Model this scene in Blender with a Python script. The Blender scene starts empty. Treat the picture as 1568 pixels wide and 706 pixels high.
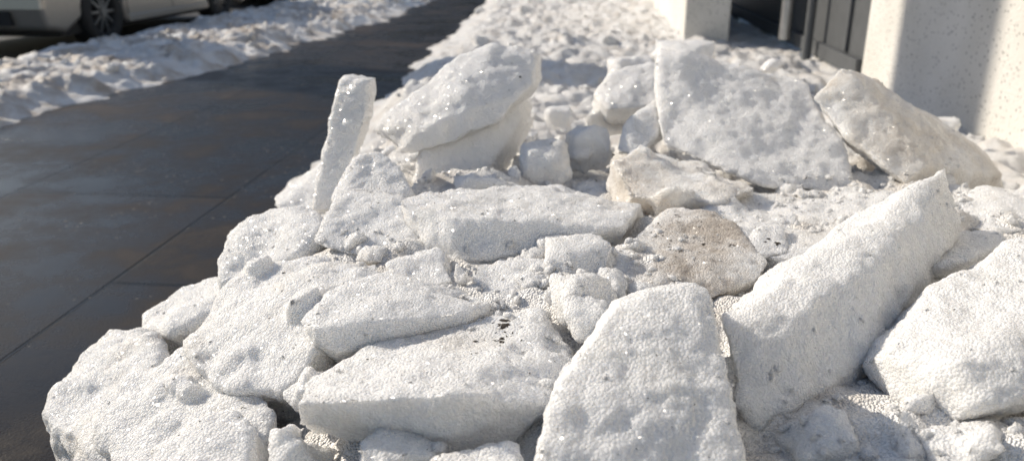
import bpy, bmesh, math, random
import numpy as np
from mathutils import Vector, Matrix, noise
random.seed(7); rng=np.random.RandomState(7)
S=bpy.context.scene
H=0.85; P=math.radians(19.8); YAW=math.radians(5.07)
def W(px,py,d):
    # survey measurement (bearing, drop, forward range from the tripod) -> world position in metres
    x=(px-784)/1230; y=-(py-353)/1230
    f=math.cos(P)+y*math.sin(P); u=-math.sin(P)+y*math.cos(P)
    s=d/f; r=x*s; z=H+u*s
    return (r*math.cos(YAW)-d*math.sin(YAW), r*math.sin(YAW)+d*math.cos(YAW), z)
# ---------- materials
def newmat(n):
    m=bpy.data.materials.new(n); m.use_nodes=True; nt=m.node_tree; b=nt.nodes['Principled BSDF']; return m,nt,b
def N(nt,t,**k):
    n=nt.nodes.new(t)
    for a,v in k.items():
        if a in n.inputs.keys(): n.inputs[a].default_value=v
        else: setattr(n,a,v)
    return n
def ramp(nt,src,stops):
    r=nt.nodes.new('ShaderNodeValToRGB'); nt.links.new(src,r.inputs[0])
    e=r.color_ramp.elements
    while len(e)<len(stops): e.new(0.5)
    for i,(p,c) in enumerate(stops):
        e[i].position=p; e[i].color=c if len(c)==4 else (*c,1)
    return r
def snow_mat(name,clean=(0.96,0.952,0.935),dirt=(0.50,0.40,0.30),lo=0.62,hi=0.8,amount=0.5,scale=6,sss=0.7,bump=1.0,grit=.86,glit=.35):
    m,nt,b=newmat(name); L=nt.links
    g=N(nt,'ShaderNodeNewGeometry')
    n1=N(nt,'ShaderNodeTexNoise',Scale=scale,Detail=5,Roughness=0.68); L.new(g.outputs['Position'],n1.inputs['Vector'])
    r1=ramp(nt,n1.outputs['Fac'],[(lo,(0,0,0)),(hi,(amount,)*3)])
    mx=N(nt,'ShaderNodeMix',data_type='RGBA'); L.new(r1.outputs[0],mx.inputs[0]); mx.inputs[6].default_value=(*clean,1); mx.inputs[7].default_value=(*dirt,1)
    v=N(nt,'ShaderNodeTexVoronoi',Scale=60); L.new(g.outputs['Position'],v.inputs['Vector'])
    r3=ramp(nt,v.outputs['Distance'],[(0.05,(1,1,1)),(0.10,(0,0,0))])
    sp=N(nt,'ShaderNodeSeparateColor'); L.new(v.outputs['Color'],sp.inputs[0])
    r4=ramp(nt,sp.outputs[0],[(grit,(0,0,0)),(grit+.02,(1,1,1))])
    mu=N(nt,'ShaderNodeMath',operation='MULTIPLY'); L.new(r3.outputs[0],mu.inputs[0]); L.new(r4.outputs[0],mu.inputs[1])
    mx2=N(nt,'ShaderNodeMix',data_type='RGBA'); L.new(mu.outputs[0],mx2.inputs[0]); L.new(mx.outputs[2],mx2.inputs[6]); mx2.inputs[7].default_value=(0.10,0.07,0.05,1)
    L.new(mx2.outputs[2],b.inputs['Base Color'])
    b.inputs['Subsurface Weight'].default_value=sss
    b.inputs['Subsurface Radius'].default_value=(1.0,0.96,0.90); b.inputs['Subsurface Scale'].default_value=0.03
    b.inputs['IOR'].default_value=1.31; b.inputs['Roughness'].default_value=.5
    # sugar-like grains: every ice crystal is a small bump with its own facet direction
    vg=N(nt,'ShaderNodeTexVoronoi',Scale=290); L.new(g.outputs['Position'],vg.inputs['Vector'])
    nb=N(nt,'ShaderNodeTexNoise',Scale=90,Detail=4,Roughness=0.85); L.new(g.outputs['Position'],nb.inputs['Vector'])
    b1=N(nt,'ShaderNodeBump',Strength=.4*bump,Distance=0.007); L.new(nb.outputs['Fac'],b1.inputs['Height'])
    b2=N(nt,'ShaderNodeBump',Strength=1.0*bump,Distance=0.005,invert=True); L.new(vg.outputs['Distance'],b2.inputs['Height']); L.new(b1.outputs[0],b2.inputs['Normal'])
    L.new(b2.outputs[0],b.inputs['Normal'])
    if glit:
        s1=N(nt,'ShaderNodeVectorMath',operation='SUBTRACT'); L.new(vg.outputs['Color'],s1.inputs[0]); s1.inputs[1].default_value=(.5,.5,.5)
        s2=N(nt,'ShaderNodeVectorMath',operation='MULTIPLY_ADD'); L.new(s1.outputs[0],s2.inputs[0]); s2.inputs[1].default_value=(1.6,1.6,1.6); L.new(g.outputs['Normal'],s2.inputs[2])
        s3=N(nt,'ShaderNodeVectorMath',operation='NORMALIZE'); L.new(s2.outputs[0],s3.inputs[0]); L.new(s3.outputs[0],b.inputs['Coat Normal'])
        b.inputs['Coat Weight'].default_value=glit; b.inputs['Coat Roughness'].default_value=.18; b.inputs['Coat IOR'].default_value=1.4
    return m
M_clean=snow_mat('snow_clean',lo=.56,hi=.80,amount=0.2,grit=.93)
M_mid=snow_mat('snow_grainy',lo=0.50,hi=0.70,amount=0.32,grit=.86,dirt=(.48,.41,.33))
M_sand=snow_mat('snow_sandy',lo=0.35,hi=0.62,amount=0.55,dirt=(.60,.51,.40))
M_dirty=snow_mat('snow_dirty',lo=0.38,hi=0.58,amount=0.75,scale=5,dirt=(0.36,0.29,0.22),grit=.75)
M_base=snow_mat('snow_base',lo=0.45,hi=0.7,amount=0.5,sss=0.0,dirt=(.58,.48,.37),glit=.3)
M_far=snow_mat('snow_far',lo=0.50,hi=0.75,amount=0.4,sss=0.0,glit=0)
M_bank=snow_mat('snow_bank_brown',lo=0.42,hi=0.62,amount=0.75,scale=3.5,dirt=(0.42,0.32,0.22),sss=0.0,glit=0)
def simple(n,c,r=0.5,metal=0,noise_amt=0.1,scale=20,bump=0.0):
    m,nt,b=newmat(n); L=nt.links
    g=N(nt,'ShaderNodeNewGeometry'); t=N(nt,'ShaderNodeTexNoise',Scale=scale,Detail=6); L.new(g.outputs['Position'],t.inputs['Vector'])
    rp=ramp(nt,t.outputs['Fac'],[(0.3,tuple(x*(1-noise_amt) for x in c)),(0.7,tuple(min(1,x*(1+noise_amt)) for x in c))])
    L.new(rp.outputs[0],b.inputs['Base Color']); b.inputs['Roughness'].default_value=r; b.inputs['Metallic'].default_value=metal
    if bump:
        bb=N(nt,'ShaderNodeBump',Strength=1,Distance=bump); L.new(t.outputs['Fac'],bb.inputs['Height']); L.new(bb.outputs[0],b.inputs['Normal'])
    return m
def mkobj(name,verts,faces,mat,smooth=True,origin=None):
    me=bpy.data.meshes.new(name)
    v=np.array(verts,dtype=float); o=v.mean(0) if origin is None else np.array(origin)
    me.from_pydata((v-o).tolist(),[],[tuple(map(int,f)) for f in faces]); me.update()
    if mat: me.materials.append(mat)
    if smooth: me.polygons.foreach_set('use_smooth',[True]*len(me.polygons))
    ob=bpy.data.objects.new(name,me); ob.location=o; S.collection.objects.link(ob); return ob
def cl(name,size,depth=3,hard=False):
    t=bpy.data.textures.new(name,'CLOUDS'); t.noise_scale=size; t.noise_depth=depth; t.noise_basis='ORIGINAL_PERLIN'
    if hard: t.noise_type='HARD_NOISE'
    return t
T1=cl('lump',0.16,2); T2=cl('crumb',0.038,5); T3=cl('grain',0.012,3)
def finish(bm,mat,vox,sm,a1,a2,a3):
    cen=sum((v.co for v in bm.verts),Vector())/len(bm.verts)
    for v in bm.verts: v.co-=cen
    me=bpy.data.meshes.new('snow_chunk'); bm.to_mesh(me); bm.free()
    me.materials.append(mat or M_clean)
    ob=bpy.data.objects.new('snow_chunk',me); ob.location=cen; S.collection.objects.link(ob)
    m=ob.modifiers.new('r','REMESH'); m.mode='VOXEL'; m.voxel_size=vox; m.use_smooth_shade=True
    m=ob.modifiers.new('s','SMOOTH'); m.factor=0.5; m.iterations=sm
    for t,a in((T1,a1),(T2,a2),(T3,a3)):
        m=ob.modifiers.new('d','DISPLACE'); m.texture=t; m.strength=a; m.mid_level=0.5; m.texture_coords='GLOBAL'
    return ob
def hull(pts3):
    bm=bmesh.new()
    for p in pts3: bm.verts.new(p)
    r=bmesh.ops.convex_hull(bm,input=bm.verts)
    bmesh.ops.delete(bm,geom=[g for g in r['geom_interior'] if isinstance(g,bmesh.types.BMVert)],context='VERTS')
    return bm
def chip(bm,n,depth=(.01,.06)):
    for _ in range(n):
        cen=sum((v.co for v in bm.verts),Vector())/len(bm.verts)
        v=random.choice(list(bm.verts)); dd=(v.co-cen); nrm=(dd.normalized()+Vector([random.gauss(0,.4) for _ in range(3)])).normalized()
        ext=max((q.co-cen).dot(nrm) for q in bm.verts)
        co=cen+nrm*ext*(1-random.uniform(*depth))
        bmesh.ops.bisect_plane(bm,geom=bm.verts[:]+bm.edges[:]+bm.faces[:],plane_co=co,plane_no=nrm,clear_outer=True)
        pts=[q.co.copy() for q in bm.verts]; bm.free(); bm=hull(pts)
    return bm
def crumbs(bm,n,s0,s1):
    fs=[f for f in bm.faces]; ar=[f.calc_area() for f in fs]
    todo=[]
    for _ in range(n):
        f=random.choices(fs,ar)[0]; vs=[v.co for v in f.verts]
        w=[random.random()**1.5+.01 for _ in vs]; t=sum(w); p=sum((v*(a/t) for v,a in zip(vs,w)),Vector())
        todo.append((p-f.normal*s0*.4,random.uniform(s0,s1)))
    for p,s in todo:
        q=hull([p+Vector([random.gauss(0,1) for _ in range(3)]).normalized()*s*random.uniform(.7,1.3) for _ in range(12)])
        me=bpy.data.meshes.new('t'); q.to_mesh(me); q.free(); bm.from_mesh(me); bpy.data.meshes.remove(me)
def camvec(ext):
    c,s=math.cos(YAW),math.sin(YAW)
    return Vector((ext[0]*c-ext[1]*s, ext[0]*s+ext[1]*c, ext[2]))
def chunk(pts,ext,mat=None,sm=6,a1=0.035,a2=0.016,a3=0.007,chips=6,ncr=0):
    w=[Vector(W(*p)) for p in pts]; e=camvec(ext)
    bm=hull(w+[p+e for p in w]); bm=chip(bm,chips)
    d=sum(p[2] for p in pts)/len(pts)
    if ncr: crumbs(bm,ncr,.02,.055)
    return finish(bm,mat,max(.0034,.0036*d),sm,a1,a2,a3)
def lump(x0,x1,y0,y1,d,mat=None):
    cx,cy=(x0+x1)/2,(y0+y1)/2; w=(x1-x0)/2/1230*d*1.12; h=(y1-y0)/2/1230*d*1.12
    c=Vector(W(cx,cy,d)); pts=[]
    for k in range(16):
        v=Vector([random.uniform(-1,1) for _ in range(3)]); v/= (sum(abs(q)**3 for q in v))**(1/3)
        v*=random.uniform(.8,1.05)
        pts.append(c+camvec((v.x*w,v.y*(w+h)*.5+h*.2,v.z*h*1.15)))
    bm=hull(pts); crumbs(bm,6,.2*h,.6*h)
    return finish(bm,mat,max(.0034,.0036*d),4,.03,.018,.007)
# ---------- chunks
chunk([(470,572,.86),(590,522,.95),(760,485,1.02),(828,475,1.02),(882,548,.92),(848,618,.765),(455,618,.74),(700,606,.72),(690,690,.745),(770,682,.76),(560,662,.755),(455,652,.755)],(0,.05,-.05),M_mid,a1=.05)
chunk([(945,455,.81),(1060,428,.84),(1088,438,.83),(1098,520,.77),(1135,700,.64),(1122,760,.6),(820,760,.6),(825,680,.63),(848,600,.69),(905,533,.75)],(.02,.17,-.09),M_clean,chips=4,sm=8,a1=.045)
chunk([(1105,500,.90),(1230,470,.93),(1330,412,1.03),(1412,335,1.19),(1150,655,.79),(1118,600,.82),(1300,570,.90),(1392,455,1.06),(1463,335,1.27),(1450,252,1.36),(1380,298,1.38),(1290,360,1.30),(1190,400,1.20),(1120,460,1.07)],(.03,.04,-.07),M_clean,chips=4,a1=.055,sm=8)
chunk([(1362,535,.86),(1480,636,.74),(1530,622,.73),(1470,560,.77),(1600,500,.84),(1680,560,.78),(1680,385,1.02),(1560,370,1.12),(1480,420,1.05),(1425,442,1.0)],(0,.06,-.06),M_clean,chips=4,sm=8,a1=.045)
chunk([(455,490,.97),(500,450,1.04),(600,415,1.12),(700,438,1.12),(752,466,1.06),(478,502,.935),(600,488,.95),(715,478,.985),(720,494,.99),(600,522,.95),(510,544,.93),(478,524,.94)],(0,.05,-.04),M_clean,a1=.05)
chunk([(290,500,1.15),(380,412,1.27),(480,385,1.3),(575,398,1.25),(585,425,1.15),(470,455,1.05),(490,535,.95),(440,605,.9),(330,590,.95),(285,545,1.02)],(0,.08,-.12),M_mid,a1=.08,a2=.022,ncr=5,sm=12)
chunk([(215,560,1.08),(300,510,1.12),(390,560,1.0),(420,640,.88),(380,720,.8),(230,740,.82),(150,680,.95),(160,610,1.03)],(-.02,.08,-.12),M_mid,a1=.09,a2=.022,ncr=5,sm=12)
chunk([(65,640,1.12),(110,560,1.28),(170,505,1.4),(230,500,1.38),(250,580,1.12),(200,720,.9),(110,720,1.0),(62,665,1.1)],(0,.08,-.2),M_mid,a1=.10,a2=.024,ncr=8,sm=12)
chunk([(230,690,.78),(290,650,.82),(360,628,.84),(385,660,.8),(370,760,.7),(240,760,.7)],(0,.06,-.08),M_clean)
chunk([(215,480,1.45),(290,430,1.5),(340,420,1.5),(350,470,1.35),(260,510,1.3),(210,510,1.4)],(0,.1,-.15),M_clean,a1=.07,ncr=4,sm=12)
chunk([(328,400,1.42),(345,350,1.5),(410,315,1.55),(490,312,1.55),(500,345,1.45),(470,385,1.38),(380,425,1.36),(335,432,1.38)],(0,.1,-.12),M_clean,a1=.07,sm=12)
chunk([(515,290,1.5),(600,300,1.48),(632,350,1.4),(680,350,1.38),(684,405,1.3),(600,415,1.28),(480,372,1.36)],(.01,.05,-.01),M_clean,a1=.03)
chunk([(590,400,1.2),(640,385,1.25),(680,380,1.25),(695,430,1.14),(640,445,1.12),(600,430,1.14)],(0,.06,-.06),M_clean,a1=.05,chips=10)
chunk([(518,120,1.82),(566,124,1.80),(560,185,1.76),(545,240,1.74),(512,325,1.68),(472,325,1.68),(494,240,1.74),(508,180,1.78)],(.005,.06,.0),M_clean,a1=.035,a2=.02,chips=3,ncr=0,sm=4)
chunk([(418,300,1.95),(450,270,2.0),(500,240,2.0),(520,300,1.85),(470,330,1.8),(425,315,1.85)],(0,.12,-.15),M_clean,a1=.05)
chunk([(505,290,1.58),(540,240,1.64),(575,222,1.66),(610,250,1.62),(632,300,1.55),(600,330,1.5),(500,330,1.5)],(0,.1,-.1),M_clean,a1=.05,chips=10)
chunk([(562,200,1.9),(600,165,1.98),(690,97,2.1),(762,68,2.15),(822,84,2.1),(814,135,2.0),(765,185,1.92),(695,222,1.85),(660,190,1.85),(612,237,1.84)],(.03,.12,-.01),M_clean,a1=.06,chips=3,sm=4)
chunk([(640,225,1.86),(760,190,1.95),(790,130,2.05),(800,180,2.0),(740,270,1.86),(690,292,1.80),(625,280,1.80)],(.04,.13,-.05),M_clean)
chunk([(606,298,1.42),(700,284,1.52),(860,288,1.6),(985,312,1.5),(612,312,1.37),(690,330,1.32),(830,334,1.33),(955,346,1.33),(945,362,1.36),(830,368,1.31),(790,394,1.28),(700,398,1.28),(645,360,1.34)],(0,.04,-.05),M_mid,a1=.05)
chunk([(716,402,1.18),(770,388,1.22),(830,390,1.22),(846,412,1.17),(840,435,1.13),(800,465,1.10),(735,455,1.11)],(0,.06,-.06),M_clean,a1=.06,chips=12)
chunk([(835,362,1.25),(900,356,1.27),(938,375,1.22),(930,430,1.15),(860,430,1.15),(832,400,1.17)],(0,.07,-.05),M_clean,a1=.06,chips=12)
chunk([(935,385,1.25),(1020,322,1.45),(1095,320,1.45),(1182,400,1.2),(1165,425,1.16),(1150,442,1.16),(1090,457,1.13),(960,452,1.14),(930,440,1.15)],(0,.05,-.06),M_dirty,chips=4,a1=.05)
chunk([(1008,80,2.12),(1060,86,2.12),(1236,128,2.05),(1248,172,1.97),(1294,230,1.85),(1308,298,1.72),(1180,288,1.72),(1080,247,1.8),(1012,225,1.85),(1002,150,2.0)],(.02,.09,-.01),M_clean,a1=.04,chips=3,ncr=0,sm=4)
chunk([(908,140,2.3),(940,105,2.35),(1000,92,2.35),(1030,110,2.3),(1020,160,2.2),(930,170,2.2)],(0,.12,-.1),M_clean)
chunk([(940,230,1.9),(955,180,1.98),(1005,150,2.05),(1012,200,1.95),(975,245,1.85)],(.03,.06,-.02),M_mid)
chunk([(940,250,1.72),(1000,225,1.82),(1080,245,1.75),(1165,285,1.62),(1110,310,1.55),(960,300,1.57)],(0,.1,-.1),M_sand,a1=.08,ncr=10)
chunk([(1241,148,1.95),(1300,215,1.86),(1385,284,1.73),(1288,103,2.0),(1345,150,1.92),(1422,252,1.76),(1354,132,2.2),(1505,226,2.12),(1532,268,1.95)],(.05,.05,-.05),M_sand,a1=.035,chips=3,ncr=0,sm=4)
chunk([(1080,300,1.65),(1250,290,1.7),(1390,295,1.65),(1330,350,1.38),(1230,400,1.2),(1150,385,1.25),(1060,330,1.5)],(0,.05,-.1),M_mid,a1=.07,ncr=5)
chunk([(1412,390,1.25),(1450,358,1.34),(1530,345,1.38),(1547,370,1.3),(1480,400,1.18),(1425,410,1.16)],(0,.04,-.05),M_clean)
chunk([(1455,320,1.55),(1500,290,1.65),(1640,295,1.65),(1640,350,1.4),(1560,350,1.4),(1470,345,1.45)],(0,.05,-.12),M_mid,a1=.05)
chunk([(1148,365,1.3),(1165,340,1.35),(1200,345,1.35),(1212,385,1.25),(1160,395,1.22)],(0,.05,-.05),M_clean,chips=10)
for t in [(765,835,170,212,2.2),(830,880,165,200,2.5),(855,940,200,262,2.0),(885,955,165,205,2.3),(790,880,222,285,1.85),(695,805,263,292,1.7),(1000,1110,62,110,2.7),(1160,1205,92,115,2.6),(840,950,425,510,1.0),(870,950,460,530,.95),(690,720,400,440,1.15),(520,690,665,740,.72),(400,535,655,740,.75),(640,830,690,760,.68),(930,1010,90,130,2.9),(1420,1470,180,210,2.9),(1330,1440,650,740,.72),(1180,1330,630,740,.75),(1400,1600,650,760,.70),(440,500,560,640,.88),(850,900,560,640,.80),(800,900,360,420,1.3)]:
    lump(*t,mat=random.choice([M_clean,M_mid]))
# ---------- height fields
def lerp(x,xs,ys): return float(np.interp(x,xs,ys))
def sst(t): t=max(0,min(1,t)); return t*t*(3-2*t)
def hmain(X,Y):
    e=noise.noise(Vector((X*2,Y*2.2,3)))*.10+noise.noise(Vector((X*7,Y*7,9)))*.06
    xl=lerp(Y,[0,.9,1.3,2,3,6,13,30],[-.6,-.72,-.88,-1.02,-1.12,-1.25,-1.55,-1.6])+e*min(1,Y/2)
    t=(X-xl)/lerp(Y,[0,2,4,30],[.5,.55,.4,.5])
    hh=lerp(Y,[0,.5,.8,1.5,2.1,3,5,9,14,30],[.2,.29,.345,.345,.30,.20,.15,.15,.18,.2])*(1-.45*sst((X-.7)/.9))
    wp=Vector((X,Y,0))+noise.noise_vector(Vector((X*5,Y*5,2)))*.08
    v=noise.voronoi(wp*3.8)[0]; v2=noise.voronoi(wp*10)[0]
    n=noise.fractal(Vector((X*2.2,Y*2.2,1)),.9,2.1,4)*.05+(v[1]-v[0])*.05+(v2[1]-v2[0])*.018+noise.fractal(Vector((X*14,Y*14,1)),.9,2,5)*.020-.03
    return sst(t)*(hh+n)-0.01*(t<=0)-(1-sst(t*4))*.008
def hleft(X,Y):
    e=noise.noise(Vector((X*2,Y*1.5,33)))*.15+noise.noise(Vector((X*7,Y*7,39)))*.10
    xr=lerp(Y,[0,3.7,5.5,9.5,20,40],[-2.9,-2.78,-2.5,-2.25,-2.15,-2.1])+e
    t=(xr-X)/.4; t2=(X+4.25+e)/.45
    wp=Vector((X,Y,0))+noise.noise_vector(Vector((X*5,Y*5,2)))*.08
    v=noise.voronoi(wp*4)[0]; v2=noise.voronoi(wp*11)[0]
    n=noise.fractal(Vector((X*2,Y*2,11)),.9,2.1,4)*.045+(v[1]-v[0])*.05+(v2[1]-v2[0])*.03+noise.fractal(Vector((X*18,Y*18,1)),.8,2,5)*.032-.03
    k=sst(t)*sst(t2)
    return k*(.12+n)-.13*(1-sst(t2*2))-(1-sst(t*4))*.012
def grid(name,fn,x0,x1,ys,dx,mat):
    xs=np.arange(x0,x1+dx,dx); V=[]
    for y in ys:
        for x in xs: V.append((x,y,fn(x,y)))
    nx=len(xs)
    i=np.arange(len(ys)-1)[:,None]*nx+np.arange(nx-1)[None]
    F=np.stack([i,i+1,i+nx+1,i+nx],-1).reshape(-1,4)
    return mkobj(name,V,F,mat,origin=(0,0,0))
ys=[0.1]
while ys[-1]<28: ys.append(ys[-1]+max(.013,.0055*ys[-1]))
grid('snow_pile',hmain,-2.0,1.9,ys,.015,M_base)
ys=[1.5]
while ys[-1]<40: ys.append(ys[-1]+max(.02,.006*ys[-1]))
grid('snow_bank',hleft,-4.9,-1.8,ys,.02,M_bank)
def ico(n):
    bm=bmesh.new(); bmesh.ops.create_icosphere(bm,subdivisions=n,radius=1); v=np.array([x.co[:] for x in bm.verts]); f=np.array([[q.index for q in p.verts] for p in bm.faces]); bm.free(); return v,f
def variants(n,k):
    v,f=ico(n); out=[]
    for i in range(k):
        nn=rng.normal(size=(11,3)); nn/=np.linalg.norm(nn,axis=1)[:,None]; dd=rng.uniform(.5,1.0,11)
        pr=v@nn.T; r=np.where(pr>.05,dd/np.maximum(pr,.05),9).min(1); r=np.minimum(r,1.15)
        q=v*r[:,None]*np.array([1,rng.uniform(.6,1),rng.uniform(.45,.8)])
        d=np.array([noise.fractal(Vector(x*2.5)+Vector((i*7,3,1)),.8,2,4)*.22 for x in q])
        q=q*(1+d)[:,None]; out.append(q)
    return out,f
def scatter(name,items,vars_,f,mat):
    VV=[];FF=[];o=0
    for (x,y,z,s) in items:
        q=vars_[rng.randint(len(vars_))]
        R=np.array(Matrix.Rotation(rng.uniform(0,6.28),3,'Z')@Matrix.Rotation(rng.normal(0,.5),3,'X')@Matrix.Rotation(rng.normal(0,.5),3,'Y'))
        VV.append((q*s)@R.T+np.array((x,y,z))); FF.append(f+o); o+=len(q)
    return mkobj(name,np.concatenate(VV),np.concatenate(FF),mat,origin=(0,0,0))
v2,f2=variants(2,20); v3,f3=variants(3,16); v4,f4=variants(4,14)
near=[]
for i in range(520):
    y=rng.uniform(.5,2.6); x=rng.uniform(-1.0,1.6); s=.010+.032*rng.rand()**1.6; z=hmain(x,y)
    if z>.03 and x>-.75: near.append((x,y,z+s*.1,s))
scatter('snow_rubble',near,v4,f4,M_mid)
bpy.context.view_layer.update(); dg=bpy.context.evaluated_depsgraph_get()
cr=[]
for i in range(5200):
    y=rng.uniform(.55,2.5); x=rng.uniform(-1.05,1.6)
    hit,loc,nn,*_=S.ray_cast(dg,Vector((x,y,1.3)),Vector((0,0,-1)))
    if not hit or loc.z<.03: continue
    low=loc.z<hmain(x,y)+.035 and x>-.55
    if not low and rng.rand()<.5: continue
    s=(.003+.009*rng.rand()**2) if low else (.0012+.003*rng.rand()**3)
    cr.append((loc.x,loc.y,loc.z,s))
far=[]
for i in range(320):
    y=2.3+12*rng.rand()**2; x=rng.uniform(-1.35,1.6); s=.012+.10*rng.rand()**3.2; z=hmain(x,y)
    if z>.05: far.append((x,y,z-s*.2,s))
M_deb=simple('debris_dark',(.03,.022,.015),.8,noise_amt=.4,scale=200)
def debris(name,spots,mat):
    v,f=ico(1); VV=[];FF=[];o=0
    for (px,py,d,s,k,sp) in spots:
        c=Vector(W(px,py,d))
        for j in range(k):
            x=c.x+random.gauss(0,sp); y=c.y+random.gauss(0,sp*1.4)
            hit,loc,nn,*_=S.ray_cast(dg,Vector((x,y,1.3)),Vector((0,0,-1)))
            if not hit: continue
            ss=s*random.uniform(.3,1); q=v*np.array([random.uniform(.6,2.2),random.uniform(.4,1),random.uniform(.3,.6)])*ss*(1+rng.normal(0,.2,(len(v),1)))
            R=np.array(Matrix.Rotation(random.uniform(0,6.28),3,'Z'))
            VV.append(q@R.T+np.array(loc)); FF.append(f+o); o+=len(v)
    return mkobj(name,np.concatenate(VV),np.concatenate(FF),mat,False,origin=(0,0,0))
debris('dirt_debris',[(766,492,.97,.005,12,.006),(770,512,.93,.0035,20,.010),(725,550,.86,.003,4,.004),(700,560,.85,.0015,14,.05),(600,590,.8,.0012,20,.06),(912,250,1.9,.007,3,.006),(1120,390,1.27,.005,3,.004),(1078,390,1.27,.004,2,.004),(1180,380,1.28,.005,4,.006),(1040,372,1.3,.0022,60,.05),(420,445,1.2,.003,5,.02),(640,330,1.45,.002,30,.08),(800,310,1.45,.002,30,.08),(1250,340,1.5,.002,30,.1),(400,600,.95,.002,20,.08),(1268,103,3.4,.02,3,.02),(860,225,2.1,.005,10,.08),(1000,640,.68,.0013,14,.04),(1020,600,.70,.0012,10,.02),(1250,420,1.05,.0013,16,.08),(520,460,1.05,.0015,14,.06),(1480,480,.95,.0013,14,.06)],M_deb)
scatter('snow_rubble',cr,v2,f2,M_mid)
scatter('snow_rubble',far,v4,f4,M_far)
lf=[]
for i in range(400):
    y=2.5+18*rng.rand()**1.3; x=rng.uniform(-4.2,-2.1); s=.012+.05*rng.rand()**2.5; z=hleft(x,y)
    if z>.04: lf.append((x,y,z-s*.1,s))
scatter('snow_rubble',lf,v3,f3,M_bank)
# ---------- ground, pavement
M_road=simple('asphalt',(.05,.05,.05),.6,scale=40,noise_amt=.3)
mkobj('road',[(-400,-400,-.12),(400,-400,-.12),(400,400,-.12),(-400,400,-.12)],[(0,1,2,3)],M_road,False)
m,nt,b=newmat('pavement_slabs'); L=nt.links
g=N(nt,'ShaderNodeNewGeometry')
mp=N(nt,'ShaderNodeMapping'); mp.inputs['Rotation'].default_value=(0,0,math.radians(90)); mp.inputs['Location'].default_value=(.35,-1.17,0); L.new(g.outputs['Position'],mp.inputs['Vector'])
br=N(nt,'ShaderNodeTexBrick',Scale=1.0); br.offset=.5
for k,v in (('Brick Width',1.5),('Row Height',.8),('Mortar Size',.007),('Mortar Smooth',.4)): br.inputs[k].default_value=v
br.inputs['Color1'].default_value=(.012,.010,.008,1); br.inputs['Color2'].default_value=(.021,.017,.0135,1); br.inputs['Mortar'].default_value=(.002,.002,.002,1)
L.new(mp.outputs[0],br.inputs['Vector'])
n1=N(nt,'ShaderNodeTexNoise',Scale=1.6,Detail=8,Roughness=.68); L.new(g.outputs['Position'],n1.inputs['Vector'])
rc=ramp(nt,n1.outputs['Fac'],[(.38,(.45,.45,.45)),(.55,(1.4,1.3,1.2)),(.68,(3.4,3.0,2.6))])
mx=N(nt,'ShaderNodeMix',data_type='RGBA',blend_type='MULTIPLY'); mx.inputs[0].default_value=1; L.new(br.outputs['Color'],mx.inputs[6]); L.new(rc.outputs[0],mx.inputs[7])
v=N(nt,'ShaderNodeTexVoronoi',Scale=30); L.new(g.outputs['Position'],v.inputs['Vector'])
rv=ramp(nt,v.outputs['Distance'],[(.06,(1,1,1)),(.15,(0,0,0))])
nn=N(nt,'ShaderNodeTexNoise',Scale=2.2,Detail=4); L.new(g.outputs['Position'],nn.inputs['Vector']); rn=ramp(nt,nn.outputs['Fac'],[(.48,(0,0,0)),(.58,(1,1,1))])
mu=N(nt,'ShaderNodeMath',operation='MULTIPLY'); L.new(rv.outputs[0],mu.inputs[0]); L.new(rn.outputs[0],mu.inputs[1])
mx2=N(nt,'ShaderNodeMix',data_type='RGBA'); L.new(mu.outputs[0],mx2.inputs[0]); L.new(mx.outputs[2],mx2.inputs[6]); mx2.inputs[7].default_value=(.30,.26,.20,1)
L.new(mx2.outputs[2],b.inputs['Base Color']); b.inputs['Specular IOR Level'].default_value=.2
rr=ramp(nt,n1.outputs['Fac'],[(.40,(.14,)*3),(.58,(.5,)*3)]); L.new(rr.outputs[0],b.inputs['Roughness'])
nb=N(nt,'ShaderNodeTexNoise',Scale=160,Detail=4); L.new(g.outputs['Position'],nb.inputs['Vector'])
b1=N(nt,'ShaderNodeBump',Strength=.4,Distance=.002); L.new(nb.outputs['Fac'],b1.inputs['Height'])
b2=N(nt,'ShaderNodeBump',Strength=.9,Distance=.004,invert=True); L.new(br.outputs['Fac'],b2.inputs['Height']); L.new(b1.outputs[0],b2.inputs['Normal']); L.new(b2.outputs[0],b.inputs['Normal'])
M_pave=m
def box(x0,x1,y0,y1,z0,z1):
    v=[(x,y,z) for z in(z0,z1) for y in(y0,y1) for x in(x0,x1)]
    return v,[(0,2,3,1),(4,5,7,6),(0,1,5,4),(2,6,7,3),(0,4,6,2),(1,3,7,5)]
def boxo(name,*a,mat=None,bev=0,parent=None):
    v,f=box(*a); o=mkobj(name,v,f,mat,False)
    if bev: mm=o.modifiers.new('b','BEVEL'); mm.width=bev; mm.segments=2
    if parent: o.parent=parent
    return o
boxo('pavement',-3.6,6,-30,120,-.3,0,mat=M_pave)
boxo('kerb',-3.75,-3.603,-30,120,-.3,.004,mat=simple('kerb_stone',(.25,.24,.23),.7),bev=.01)
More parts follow.
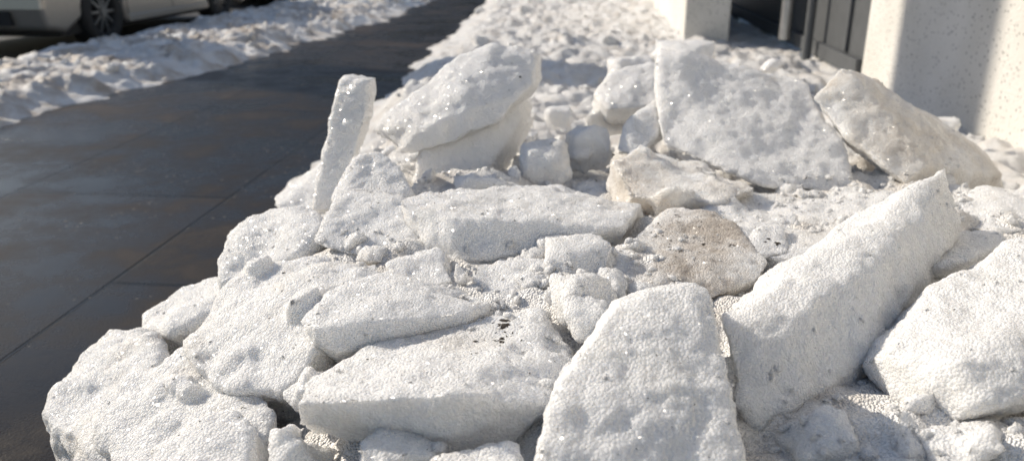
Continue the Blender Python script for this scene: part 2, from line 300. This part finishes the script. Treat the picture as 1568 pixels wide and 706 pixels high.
# ---------- walls
m,nt,b=newmat('roughcast'); L=nt.links
g=N(nt,'ShaderNodeNewGeometry'); n1=N(nt,'ShaderNodeTexNoise',Scale=60,Detail=6,Roughness=.7); L.new(g.outputs['Position'],n1.inputs['Vector'])
v=N(nt,'ShaderNodeTexVoronoi',Scale=38); L.new(g.outputs['Position'],v.inputs['Vector'])
n2=N(nt,'ShaderNodeTexNoise',Scale=2.5,Detail=6); L.new(g.outputs['Position'],n2.inputs['Vector'])
rc=ramp(nt,n2.outputs['Fac'],[(.3,(.68,.66,.61)),(.65,(.8,.78,.74))])
rv=ramp(nt,v.outputs['Distance'],[(.12,(.2,.2,.2)),(.26,(1,1,1))])
mx=N(nt,'ShaderNodeMix',data_type='RGBA',blend_type='MULTIPLY'); mx.inputs[0].default_value=.75; L.new(rc.outputs[0],mx.inputs[6]); L.new(rv.outputs[0],mx.inputs[7])
L.new(mx.outputs[2],b.inputs['Base Color']); b.inputs['Roughness'].default_value=.9
bb=N(nt,'ShaderNodeBump',Strength=1,Distance=.012); L.new(n1.outputs['Fac'],bb.inputs['Height']); L.new(bb.outputs[0],b.inputs['Normal'])
M_wall=m
boxo('plastered_wall',1.6,1.95,-3,4.86,0,2.6,mat=M_wall,bev=.015)
boxo('plastered_wall',.78,1.13,6.6,10.9,0,2.6,mat=M_wall,bev=.015)
M_gate=simple('gate_metal',(.09,.095,.10),.4,.0); M_steel=simple('steel',(.5,.5,.5),.3,1)
gate=bpy.data.objects.new('metal_gate',None); S.collection.objects.link(gate)
boxo('panel',1.62,1.66,4.87,10.8,.1,2.4,mat=M_gate,parent=gate)
boxo('bottom_rail',1.58,1.617,4.9,10.7,.10,.2,mat=M_gate,parent=gate,bev=.004)
for yy in (5.2,6.9): boxo('stile',1.597,1.618,yy,yy+.06,.21,2.4,mat=M_gate,parent=gate,bev=.003)
def cyl(name,x,y,z0,z1,r,mat,parent=None):
    n=24; V=[(x+r*math.cos(a),y+r*math.sin(a),z) for z in(z0,z1) for a in np.linspace(0,2*math.pi,n,endpoint=False)]
    F=[(i,(i+1)%n,n+(i+1)%n,n+i) for i in range(n)]+[tuple(range(n,2*n)),tuple(range(n))[::-1]]
    o=mkobj(name,V,F,mat,False); o.parent=parent; return o
cyl('handle_bar',1.48,6.27,.16,1.9,.045,M_steel,gate); cyl('post',1.52,5.76,.0,2.3,.03,M_gate,gate)
for z in(.6,1.6): boxo('bracket',1.48,1.62,6.26,6.28,z,z+.03,mat=M_steel,parent=gate)
# ---------- buildings across the road and at the end of the street
M_bw=simple('brick_render',(.26,.22,.18),.85,noise_amt=.25,scale=1.5); M_bg=simple('window_glass',(.03,.035,.04),.1); M_bf=simple('window_frame',(.6,.58,.55),.6); M_rf=simple('roof_tiles',(.16,.08,.06),.8)
def building(x0,x1,y0,y1,h,face):
    E=bpy.data.objects.new('apartment_building',None); S.collection.objects.link(E)
    boxo('walls',x0,x1,y0,y1,-.12,h,mat=M_bw,parent=E)
    c=((x0+x1)/2,(y0+y1)/2)
    V=[(x0-.4,y0-.4,h),(x1+.4,y0-.4,h),(x1+.4,y1+.4,h),(x0-.4,y1+.4,h)]
    if face=='x': V+=[(c[0],y0-.4,h+3),(c[0],y1+.4,h+3)]; F=[(0,1,4),(1,2,5,4),(2,3,5),(3,0,4,5),(3,2,1,0)]
    else: V+=[(x0-.4,c[1],h+3),(x1+.4,c[1],h+3)]; F=[(0,1,5,4),(1,2,5),(2,3,4,5),(3,0,4),(3,2,1,0)]
    mkobj('roof',V,F,M_rf,False).parent=E
    a,b_=(y0,y1) if face=='x' else (x0,x1)
    gv=[];gf=[];fv=[];ff=[]
    u=a+1.5
    while u<b_-1.5:
        z=1.0
        while z<h-1.8:
            for (L_,Fc,gr,dp) in((gv,gf,0,.03),(fv,ff,.09,.015)):
                bx=box(x1,x1+dp,u-gr,u+1.1+gr,z-gr,z+1.6+gr) if face=='x' else box(u-gr,u+1.1+gr,y0-dp,y0,z-gr,z+1.6+gr)
                o=len(L_); L_+=bx[0]; Fc+=[tuple(q+o for q in f) for f in bx[1]]
            z+=3
        u+=2.6
    mkobj('window_panes',gv,gf,M_bg,False).parent=E; mkobj('window_frames',fv,ff,M_bf,False).parent=E
building(-48,-36,-20,40,11,'x'); building(-46,34,75,90,19,'y')
# ---------- bare tree added out of view to cast the shadow band on the wall
M_bark=simple('bark',(.16,.13,.10),.9,noise_amt=.4,scale=8,bump=.02)
def tree(x,y,r0,h):
    verts=[(x,y,-.15)];edges=[];rad=[r0*1.25]
    def grow(i,p,d,r,ln,lev):
        n=3
        for k in range(n):
            d2=(d+Vector([random.gauss(0,.10) for _ in range(3)])).normalized(); p=p+d2*ln/n; r=r*.86
            verts.append(tuple(p)); rad.append(r); edges.append((i,len(verts)-1)); i=len(verts)-1; d=d2
        if lev>0:
            for b_ in range(3 if lev>1 else 2):
                a=random.uniform(0,6.28); q=Vector((math.cos(a),math.sin(a),random.uniform(.4,1.1))); grow(i,p,(d*.6+q*.7).normalized(),r*.62,ln*.72,lev-1)
    p=Vector((x,y,-.15)); i=0; r=r0
    for k in range(4):
        p=p+Vector((random.gauss(0,.04),random.gauss(0,.04),h/4)); r=r0*(1-.03*k); verts.append(tuple(p)); rad.append(r); edges.append((i,len(verts)-1)); i=len(verts)-1
    for b_ in range(4):
        a=b_*1.57+random.uniform(-.3,.3); grow(i,p,Vector((math.cos(a)*.6,math.sin(a)*.6,1)).normalized(),r*.5,3.0,3)
    me=bpy.data.meshes.new('added_shadow_tree'); me.from_pydata(verts,edges,[]); me.materials.append(M_bark)
    o=bpy.data.objects.new('added_shadow_tree',me); S.collection.objects.link(o)
    m=o.modifiers.new('k','SKIN')
    for sv_,rr_ in zip(me.skin_vertices[0].data,rad): sv_.radius=(rr_,rr_)
    me.skin_vertices[0].data[0].use_root=True
    m.use_smooth_shade=True
    m=o.modifiers.new('u','SUBSURF'); m.levels=1; m.render_levels=1
AZ=math.radians(68); EL=math.radians(27)
tree(1.6-12*math.sin(AZ),3.9+12*math.cos(AZ),.56,9)
# ---------- car
def car(name,x_near,y_front,paint):
    E=bpy.data.objects.new(name,None); S.collection.objects.link(E); E.location=(x_near,y_front,-.12)
    wb=(.92,3.52); R=.36
    prof=[(0.0,.42),(0.02,.62),(.12,.74),(.9,.90),(1.15,.93),(3.7,.98),(4.4,.94),(4.5,.86),(4.5,.45),(4.42,.24)]
    def arch(c): return [(c+R*math.cos(a),.30+R*math.sin(a)) for a in np.linspace(0,math.pi,12)]
    low=[(4.2,.19)]+arch(wb[1])+[(wb[1]-R-.02,.19),(wb[0]+R+.02,.19)]+arch(wb[0])+[(.3,.19),(.05,.24)]
    pl=prof+low
    bm=bmesh.new()
    a=[bm.verts.new((0,u,z)) for u,z in pl]; c=[bm.verts.new((-1.78,u,z)) for u,z in pl]
    bm.faces.new(a); bm.faces.new(c[::-1]); n=len(pl)
    for i in range(n): bm.faces.new((a[i],c[i],c[(i+1)%n],a[(i+1)%n]))
    bmesh.ops.recalc_face_normals(bm,faces=bm.faces)
    me=bpy.data.meshes.new('body'); bm.to_mesh(me); bm.free(); me.materials.append(paint)
    o=bpy.data.objects.new('body',me); S.collection.objects.link(o); o.parent=E
    mm=o.modifiers.new('b','BEVEL'); mm.width=.05; mm.segments=4; mm.limit_method='ANGLE'; mm.angle_limit=math.radians(50)
    M_gl=simple('glass',(.02,.025,.03),.05); M_blk=simple('tyre',(.02,.02,.02),.8); M_al=simple('alloy',(.22,.22,.22),.45,.8)
    def loft(nm,b,t,z0,z1,i0,i1,mat):
        V=[(-i0,b[0],z0),(-i0,b[1],z0),(-1.78+i0,b[1],z0),(-1.78+i0,b[0],z0),(-i1,t[0],z1),(-i1,t[1],z1),(-1.78+i1,t[1],z1),(-1.78+i1,t[0],z1)]
        q=mkobj(nm,V,[(3,2,1,0),(4,5,6,7),(0,1,5,4),(1,2,6,5),(2,3,7,6),(3,0,4,7)],mat,False,origin=(0,0,0)); q.parent=E; q2=q.modifiers.new('b','BEVEL'); q2.width=.04; q2.segments=3
    loft('windows',(1.0,4.1),(1.75,3.4),.9,1.36,.06,.24,M_gl); loft('roof',(1.72,3.42),(1.9,3.3),1.345,1.43,.22,.32,paint)
    boxo('side_trim',0.0,.012,1.35,3.1,.44,.49,mat=paint,parent=E,bev=.004)
    boxo('sill',-.02,.012,1.32,3.12,.2,.27,mat=paint,parent=E,bev=.01)
    boxo('bumper_intake',-1.5,-.3,-.012,.03,.28,.4,mat=M_blk,parent=E)
    boxo('number_plate',-1.15,-.63,-.02,.01,.45,.56,mat=simple('plate',(.75,.75,.72),.4),parent=E)
    for x in(-.4,-1.72): boxo('headlamp',x,x+.34,.0,.2,.6,.7,mat=M_al,parent=E)
    boxo('underbody',-1.7,-.08,.3,4.2,.16,.5,mat=M_blk,parent=E)
    for u in(1.32,2.25,3.1): boxo('door_gap',-.01,.003,u,u+.008,.28,.9,mat=M_blk,parent=E)
    for w in wb:
        for side in(0,1):
            cx=-.02 if side==0 else -1.76; sg=1 if side==0 else -1
            bm=bmesh.new()
            prof=[(.20,.0),(.215,.015),(.30,.02),(.325,.0),(.33,-.03),(.33,-.17),(.30,-.2),(.2,-.2)]
            n=48; rings=[]
            for k in range(n):
                t=k/n*2*math.pi; rings.append([bm.verts.new((cx+sg*x,w+r*math.cos(t),.33+r*math.sin(t))) for r,x in prof])
            for k in range(n):
                A,B=rings[k],rings[(k+1)%n]
                for j in range(len(prof)): bm.faces.new((A[j],A[(j+1)%len(prof)],B[(j+1)%len(prof)],B[j]))
            bmesh.ops.recalc_face_normals(bm,faces=bm.faces)
            me=bpy.data.meshes.new('tyre'); bm.to_mesh(me); bm.free(); me.materials.append(M_blk); me.polygons.foreach_set('use_smooth',[True]*len(me.polygons))
            o=bpy.data.objects.new('tyre',me); S.collection.objects.link(o); o.parent=E
            V=[];F=[]
            def addp(p):
                V.append((cx+sg*p[2],w+p[0],.33+p[1])); return len(V)-1
            ns=10
            for k in range(ns):
                t=k/ns*2*math.pi; ct,st=math.cos(t),math.sin(t); idx=[]
                for (rr,ww,x) in ((.03,.014,.0),(.205,.010,-.01),(.205,.010,-.04),(.03,.014,-.03)):
                    for s_ in(-1,1): idx.append(addp((rr*ct-s_*ww*st,rr*st+s_*ww*ct,x)))
                F+= [(idx[0],idx[1],idx[3],idx[2]),(idx[0],idx[2],idx[4],idx[6]),(idx[1],idx[7],idx[5],idx[3]),(idx[6],idx[4],idx[5],idx[7])]
            c0=[addp((.045*math.cos(q),.045*math.sin(q),.01)) for q in np.linspace(0,6.283,16,endpoint=False)]; F.append(tuple(c0))
            o=mkobj('rim_spokes',V,F,M_al,False,origin=(0,0,0)); o.parent=E
            c0=[(cx+sg*-.12,w+.21*math.cos(q),.33+.21*math.sin(q)) for q in np.linspace(0,6.283,32,endpoint=False)]
            o=mkobj('brake_disc',c0,[tuple(range(32))],M_blk,False,origin=(0,0,0)); o.parent=E
    return E
M_silver=simple('silver_paint',(.40,.37,.33),.3,.6,.03); M_dark=simple('dark_paint',(.03,.03,.035),.25,.2,.03)
car('parked_car',-4.6,6.68,M_silver); car('parked_car',-4.65,12.6,M_dark)
# ---------- world, sun, camera
sv=Vector((-math.sin(AZ)*math.cos(EL),math.cos(AZ)*math.cos(EL),math.sin(EL)))
w=bpy.data.worlds.new('World'); S.world=w; w.use_nodes=True; nt=w.node_tree
sky=nt.nodes.new('ShaderNodeTexSky'); sky.sky_type='NISHITA'; sky.sun_disc=False; sky.sun_elevation=EL; sky.sun_rotation=-AZ
nt.links.new(sky.outputs[0],nt.nodes['Background'].inputs[0]); nt.nodes['Background'].inputs[1].default_value=.125
ld=bpy.data.lights.new('sun','SUN'); ld.energy=5.0; ld.angle=math.radians(.53); ld.color=(1,.90,.76)
lo=bpy.data.objects.new('sun',ld); lo.rotation_euler=(-sv).to_track_quat('-Z','Y').to_euler(); S.collection.objects.link(lo)
cd=bpy.data.cameras.new('camera'); cd.sensor_width=36; cd.lens=36*1230/1568; cd.clip_end=1500; cd.clip_start=.02
cd.dof.use_dof=True; cd.dof.focus_distance=1.1; cd.dof.aperture_fstop=4.5
co=bpy.data.objects.new('camera',cd); co.location=(0,0,H); co.rotation_euler=(math.pi/2-P,0,YAW); S.collection.objects.link(co); S.camera=co
S.view_settings.view_transform='Standard'; S.view_settings.look='None'; S.view_settings.exposure=0
